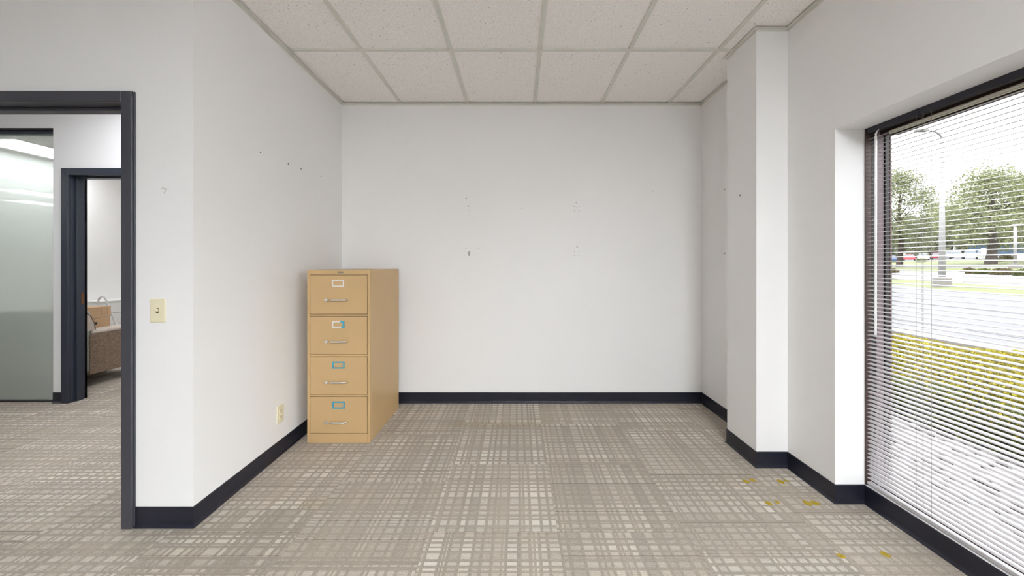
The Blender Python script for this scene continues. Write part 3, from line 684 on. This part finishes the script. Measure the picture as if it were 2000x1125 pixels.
# ------------------------------------------------------------------ filing cabinet
CX0, CX1, CY0, CY1, CH = -1.494, -1.048, 2.707, 3.363, 1.228
fc = thing('filing_cabinet', 'tall tan metal four drawer filing cabinet against the left wall', 'filing cabinet', ((CX0 + CX1) / 2, CY0, 0))
mb = MB().box(CX0, CX1, CY0 + 0.02, CY1, 0, CH, 0.002, 1)
obj('body', mb, M['tan'], fc)
obj('gap_shade_sheet', MB().box(CX0 + 0.008, CX1 - 0.008, CY0 + 0.012, CY0 + 0.021, 0.02, CH - 0.01), M['darkgap'], fc)  # dark sheet standing for the shade behind the drawer fronts
sl, sr = 0.0195, 0.0175
obj('stile', MB().box(CX0, CX0 + sl, CY0, CY0 + 0.02, 0, CH, 0.0015, 1), M['tan'], fc)
obj('stile', MB().box(CX1 - sr, CX1, CY0, CY0 + 0.02, 0, CH, 0.0015, 1), M['tan'], fc)
obj('top_rail', MB().box(CX0 + sl, CX1 - sr, CY0, CY0 + 0.02, CH - 0.0345, CH, 0.001, 1), M['tan'], fc)
obj('plinth', MB().box(CX0 + sl, CX1 - sr, CY0, CY0 + 0.02, 0, 0.0655, 0.001, 1), M['tan'], fc)
np_ = obj('name_plate', MB().box((CX0 + CX1) / 2 - 0.006, (CX0 + CX1) / 2 + 0.034, CY0 - 0.0015, CY0 + 0.001, CH - 0.024, CH - 0.0105, 0.0005, 1), plain('plate_metal', (0.30, 0.26, 0.21), 0.35, metal=0.6), fc)
cxm = (CX0 + CX1) / 2
obj('emblem_bar', MB().box(cxm - 0.004, cxm - 0.0005, CY0 - 0.002, CY0 - 0.001, CH - 0.023, CH - 0.0115), M['hole'], np_)
obj('emblem_bar', MB().box(cxm + 0.003, cxm + 0.03, CY0 - 0.002, CY0 - 0.001, CH - 0.0225, CH - 0.0205), M['hole'], np_)
DHs = (0.279, 0.273, 0.269, 0.262); dz = CH - 0.0345
xl, xr = CX0 + sl, CX1 - sr
tot = dz - 0.0655; gap = 0.012; scl = (tot - 3 * gap) / sum(DHs)
for i, dh in enumerate(DHs):
    dh *= scl; zt, zb = dz, dz - dh
    g = 0.003
    dr = obj('drawer', MB().box(xl + g, xr - g, CY0 - 0.002, CY0 + 0.012, zb + g, zt - g, 0.002, 2), M['tan'], fc)
    if i < 3: obj('rail', MB().box(xl, xr, CY0, CY0 + 0.02, zb - gap, zb, 0.001, 1), M['tan'], fc)
    cx = (xl + xr) / 2 - 0.003 + 0.003 * i * 0.4
    # card holder: bent frame
    hw, hh, hb = 0.043, 0.0245, 0.0085; hzc = zt - 0.060; yy = (CY0 - 0.006, CY0 - 0.0015)
    fr = MB().box(cx - hw, cx + hw, *yy, hzc + hh - hb, hzc + hh, 0.001, 1).box(cx - hw, cx + hw, *yy, hzc - hh, hzc - hh + hb, 0.001, 1)
    fr.box(cx - hw, cx - hw + hb, *yy, hzc - hh + hb, hzc + hh - hb).box(cx + hw - hb, cx + hw, *yy, hzc - hh + hb, hzc + hh - hb)
    ho = obj('card_holder', fr, M['silver'] if i < 2 else M['blue'], dr)
    if i >= 2: ho['label'] = 'blue card holder'
    if i == 1:
        y2 = (CY0 - 0.0068, CY0 - 0.0012)
        t_ = MB().box(cx + 0.016, cx + hw + 0.0005, *y2, hzc + hh - hb - 0.0005, hzc + hh + 0.0005).box(cx + 0.022, cx + hw + 0.0005, *y2, hzc - hh - 0.0005, hzc - hh + hb).box(cx + hw - hb - 0.002, cx + hw + 0.0005, *y2, hzc - hh + hb, hzc + hh - hb - 0.0005)
        tag(obj('blue_tape', t_, M['blue'], ho), 'torn blue tape end')
    # bar handle and thumb latch
    hz_ = zt - 0.178; x0, x1 = xl + 0.150, xl + 0.262
    pts = [(x0, CY0 + 0.0, hz_ - 0.004), (x0 + 0.004, CY0 - 0.018, hz_ - 0.001), (x0 + 0.014, CY0 - 0.027, hz_), (x1 - 0.014, CY0 - 0.027, hz_), (x1 - 0.003, CY0 - 0.018, hz_ - 0.001), (x1 + 0.002, CY0 + 0.0, hz_ - 0.004)]
    obj('handle', MB().tube(pts, [0.0075, 0.0068, 0.0065, 0.0065, 0.0068, 0.0075], 10), M['chrome'], dr, smooth=True)
    lt = MB().tube([(xl + 0.127, CY0 + 0.0, hz_), (xl + 0.127, CY0 - 0.012, hz_), (xl + 0.126, CY0 - 0.02, hz_), (xl + 0.126, CY0 - 0.024, hz_)], [0.008, 0.008, 0.0115, 0.009], 12)
    lt.box(xl + 0.111, xl + 0.136, CY0 - 0.021, CY0 - 0.015, hz_ - 0.0065, hz_ + 0.0065, 0.002, 1)
    obj('thumb_latch', lt, M['chrome'], dr)
    dz = zb - gap

# ------------------------------------------------------------------ switch and outlet
s = YF / F; c = px(309.5, 606.5, YF)
sw = thing('light_switch', 'ivory toggle light switch beside the charcoal door frame', 'light switch', tuple(c))
obj('plate', MB().box(c.x - 0.037, c.x + 0.037, YF - 0.006, YF, c.z - 0.057, c.z + 0.057, 0.003, 2), M['plate'], sw)
obj('toggle_slot', MB().box(c.x - 0.006, c.x + 0.006, YF - 0.0066, YF - 0.004, c.z - 0.0125, c.z + 0.0125), M['slot'], sw)
obj('toggle', MB().loft([[(c.x - 0.0045, YF - 0.004, c.z - 0.006), (c.x + 0.0045, YF - 0.004, c.z - 0.006), (c.x + 0.0045, YF - 0.004, c.z + 0.007), (c.x - 0.0045, YF - 0.004, c.z + 0.007)],
                         [(c.x - 0.0035, YF - 0.021, c.z + 0.006), (c.x + 0.0035, YF - 0.021, c.z + 0.006), (c.x + 0.0035, YF - 0.019, c.z + 0.013), (c.x - 0.0035, YF - 0.019, c.z + 0.013)]]), M['plate'], sw)
for dzz in (-0.03, 0.03): obj('screw', MB().disc((c.x, YF - 0.006, c.z + dzz), (0, -1, 0), 0.003, 0.0012), M['cream'], sw)
# left-wall frame of reference
ldir = (LB - LA).normalized(); lnor = Vector((ldir.y, -ldir.x))
def onleft(pxx, pyy):
    k = (pxx - CX) / F                              # X = k Y on the left wall
    t = (k * LA.y - LA.x) / (ldir.x - k * ldir.y); q = LA + ldir * t
    return Vector((q.x, q.y, CAMZ - (pyy - CY) * q.y / F))
c = onleft(546.5, 808)
ou = thing('wall_outlet', 'ivory duplex power outlet low on the wall beside the filing cabinet', 'power outlet', tuple(c))
def lbox(u0, u1, d0, d1, z0, z1, bev=0.0):
    m_ = MB().box(u0, u1, d0, d1, z0, z1, bev, 2)
    for v in m_.bm.verts:
        q = Vector((c.x, c.y)) + ldir * v.co.x + lnor * v.co.y; v.co = Vector((q.x, q.y, c.z + v.co.z))
    return m_
obj('plate', lbox(-0.036, 0.036, 0, 0.006, -0.0572, 0.0572, 0.003), M['plate'], ou)
for q in (-0.0195, 0.0195):
    f_ = obj('receptacle', lbox(-0.0165, 0.0165, 0.004, 0.0085, q - 0.0135, q + 0.0135, 0.0018), M['plate'], ou)
    for u in (-0.0065, 0.0065): obj('slot', lbox(u - 0.0012, u + 0.0012, 0.008, 0.0089, q - 0.002, q + 0.006), M['slot'], f_)
    obj('slot', lbox(-0.002, 0.002, 0.008, 0.0089, q - 0.0095, q - 0.0055), M['slot'], f_)
obj('screw', lbox(-0.0025, 0.0025, 0.005, 0.0075, -0.0025, 0.0025, 0.001), M['cream'], ou)

# ------------------------------------------------------------------ holes and scuffs in the walls
def hole(parent, c, nrm, r, mat='hole', sy=1.0, nm='screw_hole'): obj(nm, MB().disc(c, nrm, r, 0.0012, 9, sy), M[mat], parent)
hb = [(220, 125, 1.1), (188, 235, .9), (250, 233, 1.2), (188, 293, .9), (252, 291, .8), (990, 262, .9), (1752, 187, 1), (1725, 238, 1), (1790, 238, 1), (1757, 257, .8), (1730, 298, 1), (1790, 298, 1), (217, 820, 1), (192, 862, .9), (190, 920, .9), (393, 823, .8), (1765, 800, 1.2), (1728, 865, 1), (1788, 865, 1), (1728, 920, 1), (1788, 920, 1)]
for a, b, q in hb: hole(wb, px(880 + a / 7.143, 370 + b / 7.143, YB), (0, -1, 0), 0.0044 * q, 'hole' if q > 1.05 else 'scuff')
hole(wb, px(880 + 258 / 7.143, 370 + 895 / 7.143, YB), (0, -1, 0), 0.011, 'scuff', 2.2, 'scuff')
for a, b in ((755, 377), (768, 377), (1275, 374)): hole(wb, px(a, b, YB), (0, -1, 0), 0.004, 'scuff', 0.6, 'scuff')
for a, b in ((509, 298), (563, 320), (588, 330), (627, 344.5)): hole(wl, onleft(a, b), (lnor.x, lnor.y, 0), 0.0055, 'hole')
def onx(pxx, pyy, X): Y = X * F / (pxx - CX); return Vector((X, Y, CAMZ - (pyy - CY) * Y / F))
hole(wp, onx(1445.5, 381.5, PIL[0]), (-1, 0, 0), 0.007, 'hole')
for b in (370, 495): hole(wr, onx(1415.5, b, XR), (-1, 0, 0), 0.006, 'hole')
for (a, b, e, f_) in ((316, 367, 325, 369), (325, 369, 320, 378)):
    p1, p2 = px(a, b, YF), px(e, f_, YF); obj('scuff', MB().tube([p1, p2], 0.0013, 5), M['scuff'], wf)

# ------------------------------------------------------------------ venetian blind
BY0, BY1 = YWN + 0.012, YWF - 0.010
bl = thing('venetian_blind', 'wide white horizontal slat blind hanging in the window recess', 'blind', (1.858, (BY0 + BY1) / 2, 0.105))
sl_me = MB(); tilt = R(9.5); prof = []
for k in range(6):
    u = -0.0125 + 0.025 * k / 5; b_ = 0.0016 * (1 - (u / 0.0125) ** 2); prof.append((u, b_))
ring = [(u, b_ + 0.00025) for u, b_ in prof] + [(u, b_ - 0.00025) for u, b_ in prof[::-1]]
rot = lambda u, v: (u * math.cos(tilt) - v * math.sin(tilt), u * math.sin(tilt) + v * math.cos(tilt))
LN = (BY1 - BY0) / 2
sl_me.loft([[(rot(u, v)[0], yy, rot(u, v)[1]) for u, v in ring] for yy in (-LN, LN)])
sm_ = sl_me.mesh('slat', M['slat']); ym = (BY0 + BY1) / 2
z = 0.142; 
while z < ZH - 0.048:
    inst('slat', sm_, bl, (1.858, ym, z)); z += 0.0215
obj('headrail', MB().box(1.845, 1.872, BY0, BY1, ZH - 0.032, ZH, 0.001, 1), M['navy'], bl)
obj('bottom_rail', MB().box(1.846, 1.870, BY0, BY1, 0.108, 0.121, 0.003, 2), M['slat'], bl)
for yl in (1.765, 1.02, 0.28, -0.46, -1.0):
    for xx in (1.8445, 1.8715): obj('ladder_cord', MB().tube([(xx, yl, 0.12), (xx, yl, ZH - 0.03)], 0.0007, 5), M['cord'], bl)
for yl in (1.735, 1.70): obj('lift_cord', MB().tube([(1.8445, yl, 0.14), (1.8445, yl, ZH - 0.03)], 0.0008, 5), M['cord'], bl)
for yl in (1.765, 1.02, 0.28, -0.46, -1.0): obj('bracket', MB().box(1.842, 1.876, yl - 0.01, yl + 0.01, ZH - 0.034, ZH, 0.001, 1), M['navy'], bl)
wy = 1.955
wd = obj('tilt_wand', MB().tube([(1.836, wy, ZH - 0.062), (1.834, wy, 0.905)], [0.0052, 0.0052], 6), M['wand'], bl)
obj('wand_hook', MB().tube([(1.846, wy - 0.006, ZH - 0.03), (1.838, wy - 0.004, ZH - 0.04), (1.836, wy, ZH - 0.05), (1.836, wy, ZH - 0.064)], [0.002, 0.003, 0.0045, 0.003], 8), M['wand'], wd)

# ------------------------------------------------------------------ office behind the corridor: sofa, box, white frame
so = thing('sofa', 'brown tweed sofa with pale arm rim seen through the far doorway', 'sofa', (-5.4, 4.1, 0))
SX0, SX1, SY0, SY1 = -6.35, -4.385, 3.73, 4.62
ZB = 0.135
obj('base', MB().box(SX0, SX1 - 0.012, SY0 + 0.05, SY1, ZB, 0.40, 0.01, 2), M['tweed'], so)
def slab(n_, a, m_, bev): return obj(n_, MB().box(*a, bev, 4), M[m_], so, smooth=False)
slab('back', (SX0, SX1 - 0.01, SY0, SY0 + 0.22, ZB, 0.80), 'sage', 0.045)['label'] = 'sofa back tinted grey-green for the glass before it'
for a in (SX0, SX1 - 0.16):
    slab('arm', (a, a + 0.16, SY0 + 0.18, SY1, ZB, 0.545), 'tweed', 0.006)
    slab('arm_rim', (a - 0.004, a + 0.164, SY0 + 0.2, SY1 + 0.004, 0.545, 0.585), 'beige', 0.018)
bp = [(SY0 + 0.02, 0.586), (SY0 + 0.02, 0.76), (SY0 + 0.06, 0.79), (SY0 + 0.13, 0.79), (SY0 + 0.19, 0.74), (SY0 + 0.225, 0.66), (SY0 + 0.235, 0.586)]
obj('back_end_panel', MB().loft([[(xx, a, b) for a, b in bp] for xx in (SX1 - 0.03, SX1 - 0.004)]), M['beige'], so)
obj('piping', MB().tube([(SX1 - 0.004, a, b) for a, b in bp[1:]], 0.0045, 6), M['tweed'], so)
for k in range(2):
    wdt = (SX1 - SX0 - 0.32) / 2; a = SX0 + 0.16 + k * wdt
    slab('seat_cushion', (a + 0.004, a + wdt - 0.004, SY0 + 0.2, SY1 + 0.02, 0.395, 0.47), 'beige', 0.03)
for (fx, fy) in ((-4.93, SY0 + 0.09), (-6.25, SY0 + 0.09), (-4.95, SY1 - 0.08), (-6.25, SY1 - 0.08)):
    obj('foot', MB().loft([[(fx + a * 0.045, fy + b * 0.045, 0) for a, b in ((-1, -1), (1, -1), (1, 1), (-1, 1))], [(fx + a * 0.072, fy + b * 0.06, ZB) for a, b in ((-1, -1), (1, -1), (1, 1), (-1, 1))]]), M['black'], so)

# cardboard box on the seat
BX0, BX1, BY_0, BY_1, BZ0 = -5.06, -4.75, 4.05, 4.45, 0.472
cb = thing('cardboard_box', 'brown cardboard box with a hand hole standing on the sofa seat', 'box', ((BX0 + BX1) / 2, (BY_0 + BY_1) / 2, BZ0))
obj('body', MB().box(BX0, BX1, BY_0, BY_1, BZ0, 0.667, 0.003, 1), M['card'], cb)
obj('lid', MB().box(BX0 - 0.004, BX1 + 0.004, BY_0 - 0.004, BY_1 + 0.004, 0.669, 0.785, 0.003, 1), M['card'], cb)
obj('lid_edge', MB().box(BX0 - 0.006, BX1 + 0.006, BY_0 - 0.006, BY_1 + 0.006, 0.666, 0.671), M['beige'], cb)
obj('hand_hole', MB().box(BX1 - 0.002, BX1 + 0.0012, 4.255, 4.31, 0.590, 0.618), M['black'], cb)
fr = MB()
for (a, b, e, f_) in ((4.345, 4.415, 0.70, 0.703), (4.345, 4.415, 0.767, 0.77), (4.345, 4.348, 0.70, 0.77), (4.412, 4.415, 0.70, 0.77)): fr.box(BX1 + 0.003, BX1 + 0.0052, a, b, e, f_)
obj('printed_frame', fr, M['cardline'], cb)

# white tubular frame with an arched top, behind the box
Yt = 4.95; q = lambda a, b: px(a, b, Yt)
tf = thing('tube_frame', 'white tubular metal frame with an arched top behind the cardboard box', 'metal frame', (q(208, 600).x, Yt, 0))
arch = [Vector((q(188, 0).x, Yt, 0.0)), q(191, 600), q(191.5, 590), q(194, 582), q(199, 579), (q(204, 580)), q(207.5, 586), q(210, 593), q(226, 632)]
arch.append(Vector((arch[-1].x + 0.14, Yt, 0.0)))
obj('arch_tube', MB().tube(arch, 0.0115, 8), M['white'], tf, smooth=True)
obj('cross_rail', MB().tube([Vector((q(189, 0).x, Yt, 0.25)), Vector((arch[-1].x - 0.07, Yt, 0.25))], 0.010, 8), M['white'], tf)
for p in (arch[1], arch[-2]): obj('rear_leg', MB().tube([p + Vector((0, 0.01, -0.2 if p is arch[1] else 0.0)), Vector((p.x, Yt + 0.3, 0.0))], 0.010, 8), M['white'], tf, smooth=True)

# white drawer unit along the office side wall
du = thing('drawer_unit', 'low white unit with horizontal seams against the office wall', 'drawers', (-6.42, 6.37, 0))
obj('body', MB().box(-6.59, -6.25, 5.79, 6.95, 0, 0.69, 0.004, 1), M['white'], du)
obj('top', MB().box(-6.595, -6.225, 5.78, 6.97, 0.69, 0.714, 0.004, 1), M['white'], du)
for k in range(4): obj('drawer_front', MB().box(-6.25, -6.232, 5.80, 6.94, 0.03 + 0.166 * k, 0.187 + 0.166 * k, 0.003, 1), M['white'], du)
